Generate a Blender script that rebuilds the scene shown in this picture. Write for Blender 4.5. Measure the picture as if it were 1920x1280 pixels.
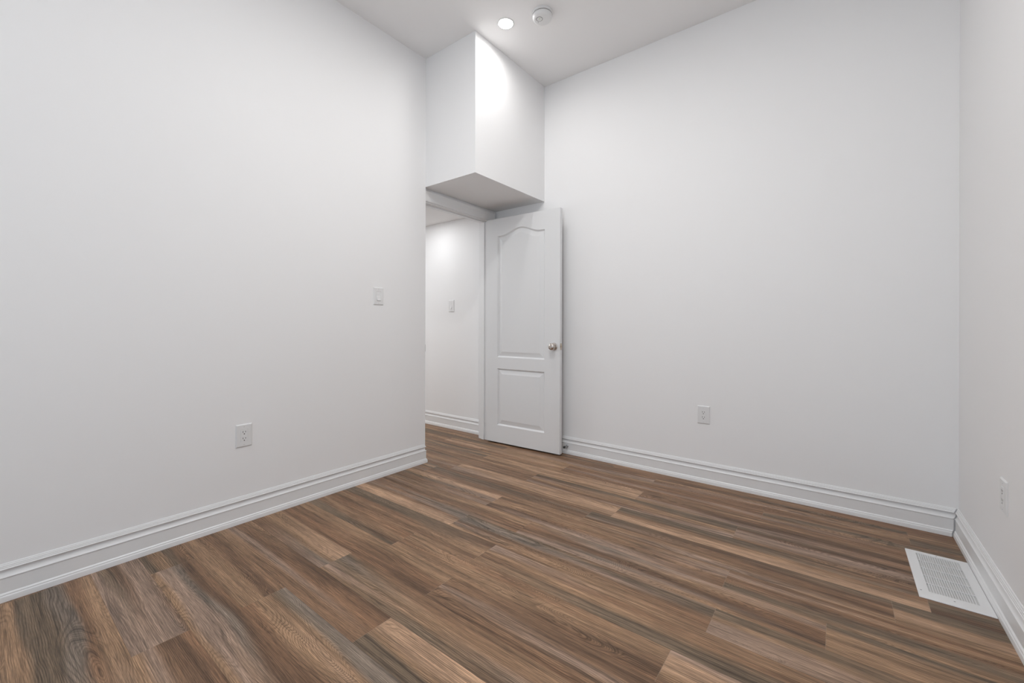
import bpy, bmesh, math, random
from mathutils import Vector, Matrix
from mathutils import noise as mnoise
random.seed(4)
for o in list(bpy.data.objects): bpy.data.objects.remove(o)
SC = bpy.context.scene
COL = SC.collection
PI = math.pi

# ------------------------------------------------------------------ dimensions (metres)
XL, XR, YB, YS = -2.5832, 0.4946, 3.1218, -2.20     # left wall, right wall, back wall, window wall
ZC, ZS = 3.189, 2.1757                               # ceiling, bulkhead soffit
XB, YF = -2.0523, 2.2227                             # bulkhead right face, bulkhead front face
XD, XH = -2.617, -2.72                               # doorway wall, room side and hall side
HW = -5.1                                            # far end of the hall

# ------------------------------------------------------------------ camera
cam = bpy.data.cameras.new('camera'); camo = bpy.data.objects.new('camera', cam); COL.objects.link(camo)
cam.sensor_width = 36; cam.lens = 790.456/1920*36; cam.clip_start = 0.02
cam.shift_y = -(640-610.43)/1920
camo.matrix_world = Matrix.Translation((0, 0, 1.08)) @ Matrix.Rotation(0.6576, 4, 'Z') @ Matrix.Rotation(PI/2, 4, 'X') @ Matrix.Rotation(0.0025, 4, 'Z')
SC.camera = camo
# ------------------------------------------------------------------ exposure, sky, daylight
SC.view_settings.view_transform = 'Standard'; SC.view_settings.look = 'None'
SC.view_settings.gamma = 1; SC.view_settings.use_curve_mapping = False
SC.view_settings.exposure = 0.41
w = bpy.data.worlds.new('sky'); SC.world = w; w.use_nodes = True
_nt = w.node_tree; _bg = _nt.nodes['Background']
_bg.inputs[1].default_value = 1.25
_tc = _nt.nodes.new('ShaderNodeTexCoord'); _sp = _nt.nodes.new('ShaderNodeSeparateXYZ'); _rp = _nt.nodes.new('ShaderNodeValToRGB')
_mr = _nt.nodes.new('ShaderNodeMapRange'); _mr.inputs[1].default_value = -0.15; _mr.inputs[2].default_value = 0.15
_nt.links.new(_tc.outputs['Generated'], _sp.inputs[0]); _nt.links.new(_sp.outputs['Z'], _mr.inputs[0]); _nt.links.new(_mr.outputs[0], _rp.inputs[0])
_rp.color_ramp.elements[0].color = (1.50, 1.62, 1.74, 1)              # made-up bright ground below the horizon, added to brighten the ceiling
_rp.color_ramp.elements[1].color = (0.66, 0.82, 1.0, 1)               # bright overcast sky
_nt.links.new(_rp.outputs[0], _bg.inputs[0])
WIN = (-1.55, 0.35, 0.25, 2.80)                      # window opening x0, x1, z0, z1 in the wall behind the camera
def area(name, loc, rot, sx, sy, power, col=(1,1,1), shape='RECTANGLE', portal=False, spread=PI):
    l = bpy.data.lights.new(name, 'AREA'); l.shape = shape; l.size = sx
    if shape in ('RECTANGLE', 'ELLIPSE'): l.size_y = sy
    l.energy = power; l.color = col; l.spread = spread
    l.cycles.is_portal = portal
    o = bpy.data.objects.new(name, l); COL.objects.link(o); o.location = loc; o.rotation_euler = rot
    return o
area('daylight_portal', ((WIN[0]+WIN[1])/2, YS-0.06, (WIN[2]+WIN[3])/2), (PI/2, 0, PI), WIN[1]-WIN[0], WIN[3]-WIN[2], 1, portal=True)
POT = 7.0                                          # one ceiling downlight
LAMP = (1.0, 0.985, 0.97)
# ceiling downlights the photograph does not show (behind and beside the camera), and the one in the hall
for x, y, p in ((-1.10, 1.35, 1.9), (-0.45, 0.90, 0.9), (-1.00, -0.90, 0.6)):
    area('ceiling_lamp', (x, y, ZC-0.004), (0, 0, 0), 0.10, 0, POT*p, LAMP, 'DISK')
area('unseen_hall_light', (-3.34, 2.72, 2.176), (0, 0, 0), 0.10, 0, 2.3, (0.97, 0.985, 1.0), 'DISK')
area('ceiling_lamp', (-1.838, 2.300, ZC-0.0045), (0, 0, 0), 0.095, 0, 1.9, LAMP, 'DISK', spread=math.radians(165))
area('unseen_hall_light', (-4.30, 1.75, 2.176), (0, 0, 0), 0.10, 0, 12.0, (0.97, 0.985, 1.0), 'DISK')  # second hall light, added as fill to raise the hall's ambient brightness

# ------------------------------------------------------------------ helpers
def tag(o, label, cat, group=None):
    o['label'] = label; o['category'] = cat
    if group: o['group'] = group
    return o
def struct(o): o['kind'] = 'structure'; return o
def obj(name, bm, m, parent=None, smooth=False, ang=32):
    me = bpy.data.meshes.new(name)
    bmesh.ops.recalc_face_normals(bm, faces=bm.faces[:])
    bm.to_mesh(me); bm.free()
    for p in me.polygons: p.use_smooth = smooth
    if smooth:
        me.set_sharp_from_angle(angle=math.radians(ang))
    me.materials.append(m)
    o = bpy.data.objects.new(name, me); COL.objects.link(o)
    if parent: o.parent = parent
    return o
def empty(name, loc, rot=(0,0,0)):
    o = bpy.data.objects.new(name, None); COL.objects.link(o); o.location = loc; o.rotation_euler = rot
    o.empty_display_size = 0.05
    return o
def box(bm, x0, x1, y0, y1, z0, z1, bev=0.0, segs=1):
    r = bmesh.ops.create_cube(bm, size=1)
    vs = r['verts']
    for v in vs:
        v.co = Vector(((x0+x1)/2+v.co.x*(x1-x0), (y0+y1)/2+v.co.y*(y1-y0), (z0+z1)/2+v.co.z*(z1-z0)))
    if bev > 0:
        es = list({e for v in vs for e in v.link_edges})
        bmesh.ops.bevel(bm, geom=es, offset=bev, segments=segs, affect='EDGES', profile=0.5)
    return bm
def B(*a, **k): return box(bmesh.new(), *a, **k)
def lathe(bm, prof, n=40, axis='Z', origin=(0,0,0)):
    """prof: (radius, height) pairs, revolved about an axis"""
    rings = []
    def P(r, h, a):
        c, s = r*math.cos(a), r*math.sin(a)
        v = (c, s, h) if axis == 'Z' else (c, h, s) if axis == 'Y' else (h, c, s)
        return Vector(v)+Vector(origin)
    for r, h in prof:
        if r < 1e-6: rings.append([bm.verts.new(P(0, h, 0))])
        else: rings.append([bm.verts.new(P(r, h, 2*PI*i/n)) for i in range(n)])
    for a, b in zip(rings, rings[1:]):
        for i in range(n):
            j = (i+1) % n
            if len(a) == 1 and len(b) == 1: continue
            if len(a) == 1: bm.faces.new((a[0], b[i], b[j]))
            elif len(b) == 1: bm.faces.new((a[i], a[j], b[0]))
            else: bm.faces.new((a[i], a[j], b[j], b[i]))
    for ring in (rings[0], rings[-1]):
        if len(ring) > 1: bm.faces.new(ring)
    return bm
def sweep(prof, path, prev=None, nxt=None):
    """prof: closed (d, z) outline, d measured to the right of the walking direction; mitred at the corners.
    prev / nxt: a neighbouring point that makes the end a mitre cut"""
    bm = bmesh.new(); pts = [Vector(p) for p in path]; rings = []
    for i, p in enumerate(pts):
        a = (p-pts[i-1]) if i else ((p-Vector(prev)) if prev else None)
        b = (pts[i+1]-p) if i < len(pts)-1 else ((Vector(nxt)-p) if nxt else None)
        a = a or b; b = b or a
        a = a.normalized(); b = b.normalized()
        na = Vector((a.y, -a.x)); nb = Vector((b.y, -b.x))
        m = (na+nb)/(1+na.dot(nb))
        rings.append([bm.verts.new((p.x+m.x*d, p.y+m.y*d, z)) for d, z in prof])
    n = len(prof)
    for r, s in zip(rings, rings[1:]):
        for i in range(n): bm.faces.new((r[i], r[(i+1) % n], s[(i+1) % n], s[i]))
    for r in (rings[0], rings[-1]): bm.faces.new(r)
    return bm

# ------------------------------------------------------------------ materials
def mat(name, col, rough=0.5, metal=0.0, spec=0.5):
    m = bpy.data.materials.new(name); m.use_nodes = True
    b = m.node_tree.nodes['Principled BSDF']
    b.inputs['Base Color'].default_value = (*col, 1); b.inputs['Roughness'].default_value = rough
    b.inputs['Metallic'].default_value = metal; b.inputs['Specular IOR Level'].default_value = spec
    return m
def node(m, t, **k):
    n = m.node_tree.nodes.new(t)
    for a, v in k.items(): setattr(n, a, v)
    return n
def bumpy(m, scale, strength, dist=0.001, detail=3):
    nt = m.node_tree; tc = node(m, 'ShaderNodeNewGeometry')
    no = node(m, 'ShaderNodeTexNoise'); no.inputs['Scale'].default_value = scale; no.inputs['Detail'].default_value = detail
    bu = node(m, 'ShaderNodeBump'); bu.inputs['Strength'].default_value = strength; bu.inputs['Distance'].default_value = dist
    nt.links.new(tc.outputs['Position'], no.inputs['Vector']); nt.links.new(no.outputs['Fac'], bu.inputs['Height'])
    nt.links.new(bu.outputs['Normal'], nt.nodes['Principled BSDF'].inputs['Normal'])
    return m
M_WALL = bumpy(mat('wall_paint', (0.896, 0.893, 0.894), 0.6, spec=0.3), 260, 0.05)
M_CEIL = bumpy(mat('ceiling_paint', (0.925, 0.918, 0.916), 0.8, spec=0.2), 200, 0.06)
M_TRIM = bumpy(mat('trim_paint', (0.84, 0.84, 0.84), 0.38), 60, 0.03)
M_DOOR = bumpy(mat('door_paint', (0.80, 0.805, 0.81), 0.42), 90, 0.03)
M_PLAST = mat('white_plastic', (0.80, 0.80, 0.80), 0.3)
M_PLAST2 = mat('white_plastic_insert', (0.83, 0.83, 0.83), 0.25)
M_DARK = mat('dark_slot', (0.02, 0.018, 0.016), 0.6)
M_NICK = mat('satin_nickel', (0.62, 0.57, 0.53), 0.22, 1.0)
M_STRIKE = mat('dark_strike_metal', (0.16, 0.15, 0.14), 0.4, 1.0)
M_BRASS = mat('latch_metal', (0.62, 0.54, 0.44), 0.35, 1.0)
M_VENT = mat('vent_enamel', (0.80, 0.80, 0.80), 0.35)
M_PAN = mat('vent_pan_grey', (0.62, 0.62, 0.61), 0.6)
M_RUB = mat('black_rubber', (0.03, 0.03, 0.03), 0.5)
M_SPRING = mat('spring_steel', (0.5, 0.5, 0.5), 0.3, 1.0)
M_GREY = mat('grey_plastic', (0.30, 0.29, 0.28), 0.5)
M_LENS = mat('lamp_lens', (0.9, 0.9, 0.9), 0.4)
_b = M_LENS.node_tree.nodes['Principled BSDF']
_b.inputs['Emission Color'].default_value = (*LAMP, 1); _b.inputs['Emission Strength'].default_value = 40.0

# ------------------------------------------------------------------ floor: vinyl planks, 158.5 mm x 1.30 m
ROW0, PITCH, PLEN = 0.33, 0.1585, 1.30
JOINT = [-1.815, -1.05, -1.80, -1.305, -1.824, -1.305, -1.738, -1.33, -1.666, -1.33, -1.676, -1.13, -1.017, -0.423, -0.999, -0.338, -1.01, -0.06]
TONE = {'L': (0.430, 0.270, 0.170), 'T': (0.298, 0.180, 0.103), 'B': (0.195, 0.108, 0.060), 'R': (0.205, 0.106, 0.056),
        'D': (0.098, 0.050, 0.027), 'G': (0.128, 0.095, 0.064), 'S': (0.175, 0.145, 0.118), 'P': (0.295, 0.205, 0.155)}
# colour bands of each board as the photo shows them: first letter at the near (window) edge, last at the far edge; strings run left to right
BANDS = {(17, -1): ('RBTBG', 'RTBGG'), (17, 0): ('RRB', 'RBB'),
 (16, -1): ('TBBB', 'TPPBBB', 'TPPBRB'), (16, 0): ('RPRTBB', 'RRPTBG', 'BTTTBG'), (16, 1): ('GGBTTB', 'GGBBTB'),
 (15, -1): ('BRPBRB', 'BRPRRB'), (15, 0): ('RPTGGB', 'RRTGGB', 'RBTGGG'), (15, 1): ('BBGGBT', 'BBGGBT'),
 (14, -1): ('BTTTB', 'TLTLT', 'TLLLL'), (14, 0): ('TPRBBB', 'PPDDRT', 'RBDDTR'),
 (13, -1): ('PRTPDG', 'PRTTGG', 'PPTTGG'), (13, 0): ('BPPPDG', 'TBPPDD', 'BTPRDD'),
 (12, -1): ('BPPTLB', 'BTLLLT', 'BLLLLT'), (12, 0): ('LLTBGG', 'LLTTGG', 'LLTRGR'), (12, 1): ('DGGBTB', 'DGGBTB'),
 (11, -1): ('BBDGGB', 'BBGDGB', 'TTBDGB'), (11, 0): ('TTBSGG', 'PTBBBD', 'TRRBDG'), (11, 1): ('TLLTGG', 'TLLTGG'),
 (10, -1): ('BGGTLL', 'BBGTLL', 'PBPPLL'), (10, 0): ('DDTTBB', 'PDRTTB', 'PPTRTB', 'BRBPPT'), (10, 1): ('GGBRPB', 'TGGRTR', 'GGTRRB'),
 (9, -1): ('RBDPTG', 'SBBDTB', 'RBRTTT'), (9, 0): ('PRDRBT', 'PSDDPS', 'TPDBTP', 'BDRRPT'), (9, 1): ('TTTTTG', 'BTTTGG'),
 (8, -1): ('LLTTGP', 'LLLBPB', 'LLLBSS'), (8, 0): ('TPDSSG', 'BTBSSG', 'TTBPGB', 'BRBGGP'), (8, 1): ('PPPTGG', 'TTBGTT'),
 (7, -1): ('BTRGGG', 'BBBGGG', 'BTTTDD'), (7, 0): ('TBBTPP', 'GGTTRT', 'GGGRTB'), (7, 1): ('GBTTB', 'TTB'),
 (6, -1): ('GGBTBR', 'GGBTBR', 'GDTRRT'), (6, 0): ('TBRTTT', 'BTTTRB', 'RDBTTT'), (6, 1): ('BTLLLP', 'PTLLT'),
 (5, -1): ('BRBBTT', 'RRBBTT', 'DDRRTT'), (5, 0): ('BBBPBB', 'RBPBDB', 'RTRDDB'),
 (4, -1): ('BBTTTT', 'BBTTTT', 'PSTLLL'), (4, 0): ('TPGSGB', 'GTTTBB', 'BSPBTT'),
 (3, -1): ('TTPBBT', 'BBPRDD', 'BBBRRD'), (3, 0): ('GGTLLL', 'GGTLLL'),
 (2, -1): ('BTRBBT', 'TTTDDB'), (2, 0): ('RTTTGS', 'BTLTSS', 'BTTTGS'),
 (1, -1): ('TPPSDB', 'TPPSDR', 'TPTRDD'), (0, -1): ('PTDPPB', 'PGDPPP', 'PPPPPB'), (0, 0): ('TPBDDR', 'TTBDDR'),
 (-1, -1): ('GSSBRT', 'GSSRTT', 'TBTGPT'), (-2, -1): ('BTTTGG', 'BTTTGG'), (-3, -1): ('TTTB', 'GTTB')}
def plank_bands(row, idx):
    if (row, idx) in BANDS: return BANDS[(row, idx)]
    r = random.Random(row*31+idx*7+5)
    def s():
        return ''.join(r.choice('TTBBBGLRPGD') for _ in range(6))
    a = s(); b = ''.join(c if r.random() < .6 else r.choice('TBGB') for c in a)
    return (a, b)
def build_floor():
    me = bpy.data.meshes.new('floor'); V = []; F = []; C = []; U = []; S = []
    x_min, x_max, y_min, y_max = HW-0.1, XR+0.1, YS-0.1, YB+0.1
    NU, NV = 30, 18
    for row in range(math.floor((y_min-ROW0)/PITCH), math.ceil((y_max-ROW0)/PITCH)):
        y0 = ROW0+row*PITCH
        j = JOINT[row] if 0 <= row < len(JOINT) else (-1.25 if row < 0 else -1.9)
        i = math.floor((x_min-j)/PLEN)
        while j+i*PLEN < x_max:
            x0 = j+i*PLEN; bands = plank_bands(row, i); seed = random.uniform(0, 50)
            base = len(V)
            for a in range(NU+1):
                for b in range(NV+1):
                    u, v = a/NU, b/NV
                    V.append((min(max(x0+u*PLEN, x_min), x_max), min(max(y0+v*PITCH, y_min), y_max), 0))
            nb = len(bands)
            def col(u, v):
                wob = mnoise.noise(Vector((u*3.2+seed, v*1.5, seed)))*0.16
                vv = min(max(v+wob, 0), 0.9999)
                def strip(s):
                    t = vv*len(s)-0.5; k = math.floor(t); f = t-k; f = f*f*(3-2*f)
                    c0 = TONE[s[min(max(k, 0), len(s)-1)]]; c1 = TONE[s[min(max(k+1, 0), len(s)-1)]]
                    return [p+(q-p)*f for p, q in zip(c0, c1)]
                t = u*(nb-1); k = min(int(t), nb-2) if nb > 1 else 0; f = t-k
                c0 = strip(bands[k]); c1 = strip(bands[min(k+1, nb-1)])
                g = 1+0.18*mnoise.noise(Vector((u*5+seed, v*5, 3+seed)))
                return [((p+(q-p)*f)*0.74+mn*0.26)*g for p, q, mn in zip(c0, c1, (0.216, 0.139, 0.087))]
            cc = [[col(a/NU, b/NV) for b in range(NV+1)] for a in range(NU+1)]
            for a in range(NU):
                for b in range(NV):
                    k = base+a*(NV+1)+b
                    F.append((k, k+NV+1, k+NV+2, k+1))
                    for (p, q) in ((a, b), (a+1, b), (a+1, b+1), (a, b+1)):
                        C.append((*cc[p][q], 1)); U.append((p/NU, q/NV)); S.append(seed)
            i += 1
    me.from_pydata(V, [], F)
    ca = me.color_attributes.new('tone', 'FLOAT_COLOR', 'CORNER')
    for k, c in enumerate(C): ca.data[k].color = c
    uv = me.uv_layers.new(name='plank')
    for k, c in enumerate(U): uv.data[k].uv = c
    sa = me.attributes.new('seed', 'FLOAT', 'CORNER')
    for k, c in enumerate(S): sa.data[k].value = c
    o = bpy.data.objects.new('floor', me); COL.objects.link(o)
    return struct(o)
def floor_material():
    m = mat('vinyl_planks', (0.2, 0.13, 0.08), 0.5); nt = m.node_tree; L = nt.links.new
    bs = nt.nodes['Principled BSDF']
    at = node(m, 'ShaderNodeAttribute', attribute_name='tone')
    sd = node(m, 'ShaderNodeAttribute', attribute_name='seed')
    uv = node(m, 'ShaderNodeUVMap', uv_map='plank')
    geo = node(m, 'ShaderNodeNewGeometry')
    sep = node(m, 'ShaderNodeSeparateXYZ'); L(geo.outputs['Position'], sep.inputs[0])
    def comb(sx, sy):
        c = node(m, 'ShaderNodeCombineXYZ')
        a = node(m, 'ShaderNodeMath', operation='MULTIPLY'); a.inputs[1].default_value = sx; L(sep.outputs['X'], a.inputs[0])
        b = node(m, 'ShaderNodeMath', operation='MULTIPLY'); b.inputs[1].default_value = sy; L(sep.outputs['Y'], b.inputs[0])
        L(a.outputs[0], c.inputs[0]); L(b.outputs[0], c.inputs[1]); L(sd.outputs['Fac'], c.inputs[2])
        return c.outputs[0]
    def noise(vec, scale=1, detail=3, rough=0.55, dist=0):
        n = node(m, 'ShaderNodeTexNoise'); n.inputs['Scale'].default_value = scale; n.inputs['Detail'].default_value = detail
        n.inputs['Roughness'].default_value = rough; n.inputs['Distortion'].default_value = dist
        L(vec, n.inputs['Vector']); return n.outputs['Fac']
    def mth(op, a, b=None, c=None):
        n = node(m, 'ShaderNodeMath', operation=op)
        for i, x in enumerate((a, b, c)):
            if x is None: continue
            if isinstance(x, (int, float)): n.inputs[i].default_value = x
            else: L(x, n.inputs[i])
        return n.outputs[0]
    def maprange(x, a, b, c, d, smooth=False):
        n = node(m, 'ShaderNodeMapRange'); 
        if smooth: n.interpolation_type = 'SMOOTHSTEP'
        for i, v in zip((1, 2, 3, 4), (a, b, c, d)): n.inputs[i].default_value = v
        L(x, n.inputs[0]); return n.outputs[0]
    # long figure lines that bend round knots and cathedrals
    big = noise(comb(1.5, 8.0), 1, 2, 0.5)
    mid = noise(comb(5.5, 24.0), 1, 2, 0.5)
    swirl = maprange(noise(comb(0.9, 5.0), 1, 1), 0.56, 0.68, 0.0, 1.0, True)
    ph = mth('ADD', mth('MULTIPLY', sep.outputs['Y'], 185.0), mth('ADD', mth('MULTIPLY', big, mth('MULTIPLY_ADD', swirl, 30.0, 14.0)), mth('MULTIPLY', mid, mth('MULTIPLY_ADD', swirl, 6.0, 3.0))))
    ph = mth('ADD', ph, mth('MULTIPLY', sd.outputs['Fac'], 3.7))
    line = mth('MULTIPLY_ADD', mth('SINE', mth('MULTIPLY', ph, 5.6)), 0.5, 0.5)
    line = mth('POWER', line, 1.8)
    amt = maprange(noise(comb(1.1, 9.0), 1, 2), 0.36, 0.62, 0.30, 1.0)
    line_d = mth('MULTIPLY', line, amt)
    ring = mth('MULTIPLY_ADD', mth('SINE', mth('MULTIPLY', ph, 1.15)), 0.5, 0.5)
    ring_d = mth('MULTIPLY', mth('POWER', ring, 4.0), maprange(noise(comb(1.3, 7.5), 1, 2), 0.48, 0.62, 0.0, 1.0))
    fine = noise(comb(9.0, 420.0), 1, 3, 0.6)
    pores = noise(comb(30.0, 700.0), 1, 2, 0.5)
    # streaks of colour running along the board
    st = noise(comb(1.6, 46.0), 1, 3, 0.6)
    # dark knots
    vo = node(m, 'ShaderNodeTexVoronoi'); vo.inputs['Scale'].default_value = 1.0
    L(comb(2.3, 9.5), vo.inputs['Vector'])
    wob = noise(comb(14.0, 50.0), 1, 2)
    kn = maprange(mth('ADD', vo.outputs['Distance'], mth('MULTIPLY_ADD', wob, 0.16, -0.08)), 0.05, 0.20, 1.0, 0.0, True)
    vs = node(m, 'ShaderNodeSeparateColor'); L(vo.outputs['Color'], vs.inputs[0])
    kn = mth('MULTIPLY', kn, maprange(vs.outputs['Red'], 0.72, 0.80, 0.0, 0.75))
    # value multiplier
    val = mth('MULTIPLY_ADD', line_d, -0.50, 1.26)
    val = mth('MULTIPLY', val, mth('MULTIPLY_ADD', ring_d, -0.42, 1.0))
    val = mth('MULTIPLY', val, maprange(fine, 0.34, 0.66, 0.62, 1.38))
    val = mth('MULTIPLY', val, maprange(pores, 0.35, 0.65, 0.84, 1.14))
    val = mth('MULTIPLY', val, maprange(st, 0.3, 0.7, 0.70, 1.32))
    val = mth('MULTIPLY', val, mth('MULTIPLY_ADD', kn, -0.62, 1.0))
    # seams
    su = node(m, 'ShaderNodeSeparateXYZ'); L(uv.outputs[0], su.inputs[0])
    ev = mth('MINIMUM', su.outputs['Y'], mth('SUBTRACT', 1.0, su.outputs['Y']))
    eu = mth('MINIMUM', su.outputs['X'], mth('SUBTRACT', 1.0, su.outputs['X']))
    sv = maprange(ev, 0.0, 0.010, 0.70, 1.0)
    val = mth('MULTIPLY', val, sv)
    se = maprange(eu, 0.0003, 0.0010, 1.0, 0.0)
    mul = node(m, 'ShaderNodeVectorMath', operation='SCALE'); L(at.outputs['Color'], mul.inputs[0]); L(val, mul.inputs['Scale'])
    mix = node(m, 'ShaderNodeMix', data_type='RGBA'); L(mth('MULTIPLY', se, 0.55), mix.inputs['Factor'])
    L(mul.outputs[0], mix.inputs['A']); mix.inputs['B'].default_value = (0.30, 0.22, 0.16, 1)
    L(mix.outputs['Result'], bs.inputs['Base Color'])
    L(mth('MULTIPLY_ADD', line_d, 0.10, 0.42), bs.inputs['Roughness'])
    bs.inputs['Specular IOR Level'].default_value = 0.3
    bu = node(m, 'ShaderNodeBump'); bu.inputs['Strength'].default_value = 0.35; bu.inputs['Distance'].default_value = 0.0006
    L(mth('ADD', mth('MULTIPLY', line_d, -1.0), mth('MULTIPLY', fine, 0.8)), bu.inputs['Height'])
    L(bu.outputs['Normal'], bs.inputs['Normal'])
    return m
FLOOR = build_floor(); FLOOR.data.materials.append(floor_material())

# ------------------------------------------------------------------ walls and ceilings
T = 0.12
struct(obj('wall_left', B(XH, XL, YS-T, YF, 0, ZC+T), M_WALL))
struct(obj('wall_back', B(HW-T, XR+T, YB, YB+T, 0, ZC+T), M_WALL))
struct(obj('wall_right', B(XR, XR+T, YS-T, YB, 0, ZC+T), M_WALL))
bm = bmesh.new()
box(bm, XH, XD, YF, YB, 2.090, ZC+T)                               # above the doorway
box(bm, XH, XD, 3.035, YB, 0, 2.090)                               # hinge side
struct(obj('wall_doorway', bm, M_WALL))
struct(obj('wall_bulkhead', B(XD, XB, YF, YB, ZS, ZC), M_WALL))
bm = bmesh.new()                                                   # wall behind the camera, with the window opening
box(bm, XH, WIN[0], YS-T, YS, 0, ZC+T); box(bm, WIN[1], XR+T, YS-T, YS, 0, ZC+T)
box(bm, WIN[0], WIN[1], YS-T, YS, 0, WIN[2]); box(bm, WIN[0], WIN[1], YS-T, YS, WIN[3], ZC+T)
struct(obj('wall_front', bm, M_WALL))
bm = bmesh.new()
for (a, b, c, d) in ((WIN[0], WIN[0]+.05, WIN[2], WIN[3]), (WIN[1]-.05, WIN[1], WIN[2], WIN[3]), (WIN[0], WIN[1], WIN[2], WIN[2]+.05),
                     (WIN[0], WIN[1], WIN[3]-.05, WIN[3]), ((WIN[0]+WIN[1])/2-.03, (WIN[0]+WIN[1])/2+.03, WIN[2], WIN[3])):
    box(bm, a, b, YS-0.10, YS-0.07, c, d)
struct(obj('window_1', bm, M_TRIM))
struct(obj('ceiling', B(XH, XR+T, YS-T, YB+T, ZC, ZC+T), M_CEIL))
struct(obj('ceiling_hall', B(HW, XH, 1.2, YB, 2.180, 2.30), M_CEIL))
struct(obj('wall_hall_end', B(HW-T, HW, 1.1, YB, 0, 2.30), M_WALL))
struct(obj('wall_hall_side', B(HW, XH, 1.1, 1.2, 0, 2.30), M_WALL))

# ------------------------------------------------------------------ baseboards
def PROFILE():
    p = [(0, 0), (.022, 0), (.022, .019), (.0212, .0215), (.0195, .0232), (.0188, .0245), (.0192, .0262), (.0188, .0285), (.0172, .0305),
         (.0145, .0325), (.0138, .0335), (.0138, .0893), (.0156, .0902), (.0166, .0922), (.0158, .0940), (.0142, .0948)]
    for i in range(1, 8):                                          # cove
        a = i/7*PI/2
        p.append((.0142-.0092*math.sin(a), .0950+.0250*(1-math.cos(a))))
    p += [(.0050, .1212), (.0128, .1218), (.0138, .1234), (.0126, .1262), (.0106, .1270), (.0108, .1285), (.0098, .1318), (.0082, .1326),
          (.0084, .1340), (.0070, .1372), (.0050, .1382), (.0048, .1405), (.0025, .1437), (0, .1437)]
    return p
PR = PROFILE()
struct(obj('baseboard_left', sweep(PR, [(XL, YS), (XL, YF-.0145), (-2.592, YF-.0145)]), M_TRIM, smooth=True))
struct(obj('baseboard_back', sweep(PR, [(-2.590, YB), (XR-.0062, YB)], nxt=(XR-.0062, 0)), M_TRIM, smooth=True))
struct(obj('baseboard_right', sweep(PR, [(XR, YB-.0004), (XR, YS)], prev=(-1, YB-.0004)), M_TRIM, smooth=True))
struct(obj('baseboard_front', sweep(PR, [(XR, YS), (XL, YS)]), M_TRIM, smooth=True))
struct(obj('baseboard_hall', sweep(PR, [(HW, YB), (XH-0.001, YB)]), M_TRIM, smooth=True))

# ------------------------------------------------------------------ doorway: jambs, stops, casing
JS, JH, ZJ = 2.236, 3.012, 2.066        # strike jamb face, hinge jamb face, head jamb underside
bm = bmesh.new()
box(bm, XH-.002, XD+.002, JH, JH+.020, 0, ZJ+.018, bev=.001)       # hinge jamb
box(bm, XH-.002, XD+.002, JS-.0125, JS, 0, ZJ+.018, bev=.001)      # strike jamb
box(bm, XH-.002, XD+.002, JS, JH, ZJ, ZJ+.018, bev=.001)           # head jamb
xs0, xs1 = XD-.072, XD-.037
box(bm, xs0, xs1, JH-.010, JH, 0, ZJ, bev=.0012)                   # stops
box(bm, xs0, xs1, JS, JS+.010, 0, ZJ, bev=.0012)
box(bm, xs0, xs1, JS+.010, JH-.010, ZJ-.010, ZJ, bev=.0012)
jamb = struct(obj('trim_1', bm, M_TRIM))
CP = [(0, 0), (0, .010), (.004, .013), (.012, .0145), (.050, .0155), (.064, .0165), (.070, .0185), (.078, .0190), (.084, .017), (.088, .012), (.088, 0)]
def casing(bm, p0, p1, out, prof=CP, w=.088, m0=0, m1=0, flip=1):
    """board from p0 to p1 in the (y,z) plane of the doorway wall; out = unit vector from inner to outer edge; m = mitre growth at each end"""
    p0, p1, out = Vector(p0), Vector(p1), Vector(out); d = (p1-p0).normalized(); rings = []
    for p, mm, s in ((p0, m0, -1), (p1, m1, 1)):
        rings.append([bm.verts.new((XD+t, *(p+out*u+d*(s*mm*u)))) for u, t in prof])
    n = len(prof)
    for i in range(n): bm.faces.new((rings[0][i], rings[0][(i+1) % n], rings[1][(i+1) % n], rings[1][i]))
    bm.faces.new(rings[0]); bm.faces.new(rings[1])
bm = bmesh.new(); casing(bm, (JH+.006, 0), (JH+.006, ZJ+.008), (1, 0), m1=1)
struct(obj('trim_2', bm, M_TRIM, smooth=True))
bm = bmesh.new(); casing(bm, (JS-.011, ZJ+.008), (JH+.006, ZJ+.008), (0, 1), m1=1)
struct(obj('trim_3', bm, M_TRIM, smooth=True))
struct(obj('trim_4', B(XD, XD+.016, YF+.001, JS-.003, 0.0, ZJ+.008, bev=.0015), M_TRIM))
bm = bmesh.new()                                                    # hall side casings
box(bm, XH-.016, XH, JH+.006, JH+.094, 0, ZJ+.096, bev=.003); box(bm, XH-.016, XH, JS-.094, JS-.006, 0, ZJ+.096, bev=.003)
box(bm, XH-.016, XH, JS-.006, JH+.006, ZJ+.008, ZJ+.096, bev=.003)
struct(obj('trim_5', bm, M_TRIM))
bm = B(XD-.030, XD+.004, JS-.001, JS+.0016, 0.872, 0.932, bev=.0007)
box(bm, XD+.004, XD+.0185, JS-.0028, JS+.0022, 0.874, 0.930, bev=.0010)
obj('strike_plate', bm, M_STRIKE, jamb)

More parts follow.
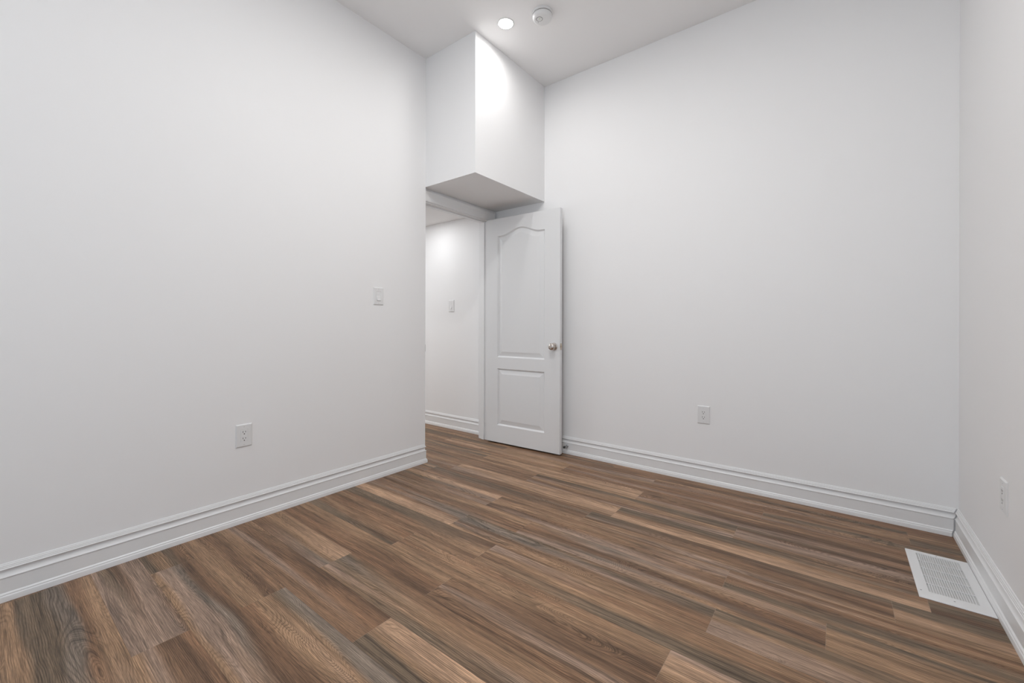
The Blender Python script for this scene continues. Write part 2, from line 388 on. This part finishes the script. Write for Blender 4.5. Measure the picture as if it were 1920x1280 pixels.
# ------------------------------------------------------------------ the open door
DW, DH, DT = 0.778, 2.046, 0.035
door = struct(empty('door_1', (-2.595, 2.972, 0.014), (0, 0, math.radians(2.2))))   # local x along the leaf, local y=0 the face seen
def arch_outline(x0, x1, z0, z1, rise, n=48):
    pts = [(x0, z0), (x1, z0)]
    for i in range(n+1):
        t = 1-i/n
        s = 0.0
        if 0.08 < t < 0.92: s = 0.5-0.5*math.cos(2*PI*(t-0.08)/0.84)
        pts.append((x0+(x1-x0)*t, z1+rise*s))
    return pts
def rect_outline(x0, x1, z0, z1): return [(x0, z0), (x1, z0), (x1, z1), (x0, z1)]
MOLD = [(0, 0), (.0015, .0015), (.006, .0072), (.010, .0112), (.013, .0122), (.016, .0118), (.046, .0036), (.050, .0022), (.054, .0020)]
def leaf_side(bm, y, sgn):
    """one moulded face of the leaf at local y; sgn +1 cuts towards +y"""
    outer = [(0, 0), (DW, 0), (DW, DH), (0, DH)]
    edges = []
    ov = [bm.verts.new((x, y, z)) for x, z in outer]
    edges += [bm.edges.new((ov[i], ov[(i+1) % 4])) for i in range(4)]
    for outl in (lambda d: arch_outline(.126+d, .630-d, .779+d, 1.886-d, .054), lambda d: rect_outline(.126+d, .630-d, .157+d, .675-d)):
        prev = None
        for d, dep in MOLD:
            ring = [bm.verts.new((x, y+sgn*dep, z)) for x, z in outl(d)]
            n = len(ring)
            if prev is None: edges += [bm.edges.new((ring[i], ring[(i+1) % n])) for i in range(n)]
            else:
                for i in range(n): bm.faces.new((prev[i], prev[(i+1) % n], ring[(i+1) % n], ring[i]))
            prev = ring
        el = [bm.edges.get((prev[i], prev[(i+1) % len(prev)])) for i in range(len(prev))]
        bmesh.ops.triangle_fill(bm, use_beauty=True, edges=el)
    bmesh.ops.triangle_fill(bm, use_beauty=True, edges=edges)
    return ov
bm = bmesh.new()
a = leaf_side(bm, 0, 1); b = leaf_side(bm, DT, -1)
for i in range(4): bm.faces.new((a[i], a[(i+1) % 4], b[(i+1) % 4], b[i]))
obj('leaf', bm, M_DOOR, door, smooth=True, ang=9)
KX, KZ = 0.724, 0.893
def knob_prof(s, y0):
    return [(r, y0-s*h) for r, h in [(0, 0), (.0315, 0), (.0325, .003), (.0310, .007), (.022, .0095), (.0125, .011), (.0110, .017), (.0120, .024),
            (.0185, .0280), (.0250, .0335), (.0285, .0405), (.0290, .0465), (.0268, .0525), (.0215, .0575), (.0130, .0602), (0, .0610)]]
for s, y0, lab in ((1, 0, 'room side'), (-1, DT, 'wall side')):
    bm = lathe(bmesh.new(), knob_prof(s, y0), 48, 'Y', (KX, 0, KZ))
    obj('door_knob', bm, M_NICK, door, smooth=True)
lp = obj('latch_plate', B(DW-.0005, DW+.0012, .005, .030, KZ-.028, KZ+.028, bev=.0006), M_BRASS, door)
bm = B(DW+.001, DW+.009, .012, .024, KZ-.009, KZ+.009, bev=.002)
obj('latch_bolt', bm, M_BRASS, lp)
for z in (0.22, 1.03, 1.84):
    bm = lathe(bmesh.new(), [(.0055, z-.045), (.0055, z+.045)], 16, 'Z', (-.006, DT+.004, 0))
    box(bm, -.004, 0.030, DT-.0005, DT+.0015, z-.045, z+.045)
    obj('hinge', bm, M_NICK, door)

# ------------------------------------------------------------------ door stop on the baseboard behind the door
ds = empty('door_stop', (-1.806, YB-.0138, 0.066))
tag(ds, 'small black-tipped door stop on the baseboard behind the open door', 'door stop')
bm = lathe(bmesh.new(), [(0, 0), (.011, 0), (.011, -.004), (.006, -.006), (.0055, -.044), (0, -.044)], 20, 'Y')
obj('rod', bm, M_SPRING, ds, smooth=True)
bm = lathe(bmesh.new(), [(0, -.042), (.0085, -.042), (.0095, -.046), (.0090, -.056), (.005, -.0585), (0, -.0585)], 20, 'Y')
obj('rubber_tip', bm, M_RUB, ds, smooth=True)

# ------------------------------------------------------------------ wall plates: local x across, z up, face towards -y
PW, PH = 0.0815, 0.1240
def plate_mesh():
    bm = bmesh.new(); rings = []
    iw, ih = .0172, .0338                                          # half size of the opening
    for (hx, hz, y) in ((PW/2, PH/2, 0), (PW/2, PH/2, -.0020), (PW/2-.0040, PH/2-.0040, -.0054), (PW/2-.0050, PH/2-.0050, -.0057),
                        (iw+.0015, ih+.0015, -.0060), (iw, ih, -.0054), (iw, ih, -.001)):
        rings.append([bm.verts.new((sx*hx, y, sz*hz)) for sx, sz in ((-1, -1), (1, -1), (1, 1), (-1, 1))])
    for r, s in zip(rings, rings[1:]):
        for i in range(4): bm.faces.new((r[i], r[(i+1) % 4], s[(i+1) % 4], s[i]))
    bm.faces.new(rings[0]); bm.faces.new(rings[-1])
    return bm
def screws(t):
    for z in (-.0485, .0485):
        bm = lathe(bmesh.new(), [(0, -.0054), (.0030, -.0054), (.0030, -.0064), (.0020, -.0070), (0, -.0070)], 16, 'Y', (0, 0, z))
        s = obj('screw', bm, M_PLAST, t, smooth=True)
        obj('screw_slot', B(-.0024, .0024, -.00725, -.0066, z-.0004, z+.0004), M_GREY, s)
def outlet(loc, rz, label):
    t = empty('wall_outlet', loc, (0, 0, rz)); tag(t, label, 'outlet', 'duplex wall outlets')
    obj('cover_plate', plate_mesh(), M_PLAST, t)
    r = obj('receptacle', B(-.0171, .0171, -.0068, -.0005, -.0337, .0337, bev=.0006), M_PLAST2, t)
    for zc in (.0185, -.0165):
        for x, h in ((-.0064, .0048), (.0064, .0040)):
            obj('blade_slot', B(x-.0011, x+.0011, -.00715, -.0060, zc+.002-h, zc+.002+h), M_DARK, r)
        bm = lathe(bmesh.new(), [(0, -.0060), (.0028, -.0060), (.0028, -.00715), (0, -.00715)], 16, 'Y', (0, 0, zc-.0095))
        obj('ground_hole', bm, M_DARK, r)
    screws(t)
    return t
outlet((XL, 0.9345, 0.474), PI/2, 'white wall outlet low on the left wall, beside the long baseboard')
outlet((-0.7325, YB, 0.467), 0, 'white wall outlet low on the back wall, right of the open door')
outlet((XR, 2.366, 0.449), -PI/2, 'white wall outlet low on the right wall, above the floor vent')
def switch(loc, rz, label, kind):
    t = empty('light_switch', loc, (0, 0, rz)); tag(t, label, 'light switch')
    obj('cover_plate', plate_mesh(), M_PLAST, t)
    obj('switch_body', B(-.0171, .0171, -.0050, -.0005, -.0337, .0337), M_PLAST2, t)
    bm = bmesh.new(); prof = [(-.0052, .0300), (-.0060, .0300), (-.0062, .004), (-.0072, -.002), (-.0112, -.0285), (-.0105, -.0300), (-.0052, -.0300)]
    hw = .0138 if kind == 'rocker' else .0095
    l = [bm.verts.new((-hw, y, z)) for y, z in prof]; r = [bm.verts.new((hw, y, z)) for y, z in prof]
    for i in range(len(prof)): bm.faces.new((l[i], l[(i+1) % len(prof)], r[(i+1) % len(prof)], r[i]))
    bm.faces.new(l); bm.faces.new(r)
    obj('rocker', bm, M_PLAST2, t)
    screws(t)
    return t
switch((XL, 1.789, 1.2865), PI/2, 'white rocker light switch on the left wall near the doorway corner', 'rocker')
switch((-3.215, YB, 1.286), 0, 'white light switch on the hall wall seen through the doorway', 'paddle')

# ------------------------------------------------------------------ ceiling: downlight and smoke detector
dl = empty('recessed_light', (-1.838, 2.300, ZC)); tag(dl, 'round white recessed downlight glowing in the ceiling beside the bulkhead', 'ceiling light')
bm = bmesh.new(); lathe(bm, [(.0600, 0), (.0600, -.0016), (.0560, -.0034), (.0500, -.0030), (.0490, -.0012), (.0490, 0)], 56)
obj('trim_ring', bm, M_PLAST, dl, smooth=True)
bm = lathe(bmesh.new(), [(0, -.0010), (.0490, -.0010), (.0485, -.0024), (0, -.0032)], 48)
obj('lens', bm, M_LENS, dl, smooth=True)
sm = empty('smoke_detector', (-1.580, 2.372, ZC)); tag(sm, 'round white smoke detector on the ceiling right of the downlight', 'smoke detector')
bm = lathe(bmesh.new(), [(0, 0), (.0695, 0), (.0705, -.004), (.0700, -.0125), (.0670, -.0150), (0, -.0150)], 56); obj('base', bm, M_PLAST, sm, smooth=True)
bm = lathe(bmesh.new(), [(0, -.0148), (.0610, -.0148), (.0610, -.0195), (0, -.0195)], 56); obj('vent_gap', bm, M_GREY, sm, smooth=True)
bm = lathe(bmesh.new(), [(0, -.0190), (.0640, -.0190), (.0655, -.0215), (.0650, -.0330), (.0600, -.0430), (.0560, -.0465), (.0480, -.0480), (0, -.0480)], 56)
obj('cover', bm, M_PLAST, sm, smooth=True)
ox, oy = -.010, -.020
bm = lathe(bmesh.new(), [(.0210, -.0478), (.0225, -.0488), (.0205, -.0492), (.0190, -.0478)], 36, 'Z', (ox, oy, 0)); obj('button_ring', bm, M_GREY, sm, smooth=True)
bm = lathe(bmesh.new(), [(0, -.0476), (.0185, -.0476), (.0180, -.0500), (.0080, -.0512), (0, -.0512)], 36, 'Z', (ox, oy, 0)); bt = obj('test_button', bm, M_PLAST, sm, smooth=True)
bm = lathe(bmesh.new(), [(0, -.0510), (.0035, -.0510), (.0030, -.0520), (0, -.0522)], 16, 'Z', (ox+.004, oy-.004, 0)); obj('indicator_lens', bm, mat('green_lens', (.45, .60, .20), .3), bt, smooth=True)
for dx, dy in ((-.022, .018), (-.026, .024)):
    bm = lathe(bmesh.new(), [(0, -.0476), (.0022, -.0476), (.0022, -.0484), (0, -.0484)], 12, 'Z', (ox+dx, oy+dy, 0)); obj('sensor_hole', bm, M_GREY, sm)

# ------------------------------------------------------------------ floor vent
vx0, vx1, vy0, vy1 = .261, .4715, 2.333, 2.794
gx0, gx1, gy0, gy1 = .296, .438, 2.392, 2.764
fv = empty('floor_vent', ((vx0+vx1)/2, (vy0+vy1)/2, 0)); tag(fv, 'white slatted metal floor vent lying against the right baseboard', 'floor vent')
cx, cy = (vx0+vx1)/2, (vy0+vy1)/2
def L_(x0, x1, y0, y1): return x0-cx, x1-cx, y0-cy, y1-cy
bm = bmesh.new(); rings = []
for (e, z) in ((0, .0003), (0, .0022), (.004, .0052)):
    rings.append([bm.verts.new((x-cx, y-cy, z)) for x, y in ((vx0+e, vy0+e), (vx1-e*.2, vy0+e), (vx1-e*.2, vy1-e), (vx0+e, vy1-e))])
for z in (.0052, .0010):
    rings.append([bm.verts.new((x-cx, y-cy, z)) for x, y in ((gx0, gy0), (gx1, gy0), (gx1, gy1), (gx0, gy1))])
rings.append(rings[0])
for r, s in zip(rings, rings[1:]):
    for i in range(4): bm.faces.new((r[i], r[(i+1) % 4], s[(i+1) % 4], s[i]))
obj('frame', bm, M_VENT, fv)
obj('backing', B(*L_(gx0-.001, gx1+.001, gy0-.001, gy1+.001), .0002, .0012), M_PAN, fv)
bm = bmesh.new(); NS = 18
for i in range(1, NS):
    x = gx0+(gx1-gx0)*i/NS-cx
    q = [(x-.0029, .0050), (x-.0019, .0053), (x+.0024, .0034), (x+.0018, .0030)]
    a = [bm.verts.new((u, gy0-cy, z)) for u, z in q]; b = [bm.verts.new((u, gy1-cy, z)) for u, z in q]
    for k in range(4): bm.faces.new((a[k], a[(k+1) % 4], b[(k+1) % 4], b[k]))
    bm.faces.new(a); bm.faces.new(b)
obj('louvres', bm, M_VENT, fv)
for i in range(1, 5):
    y = gy0+(gy1-gy0)*i/5
    obj('crossbar', B(*L_(gx0, gx1, y-.0022, y+.0022), .0030, .0052), M_VENT, fv)
for x, y in ((.368, 2.779), (.365, 2.366), (.272, 2.388)):
    bm = lathe(bmesh.new(), [(0, .0050), (.0028, .0050), (.0026, .0056), (0, .0060)], 16, 'Z', (x-cx, y-cy, 0)); obj('screw', bm, M_GREY, fv, smooth=True)
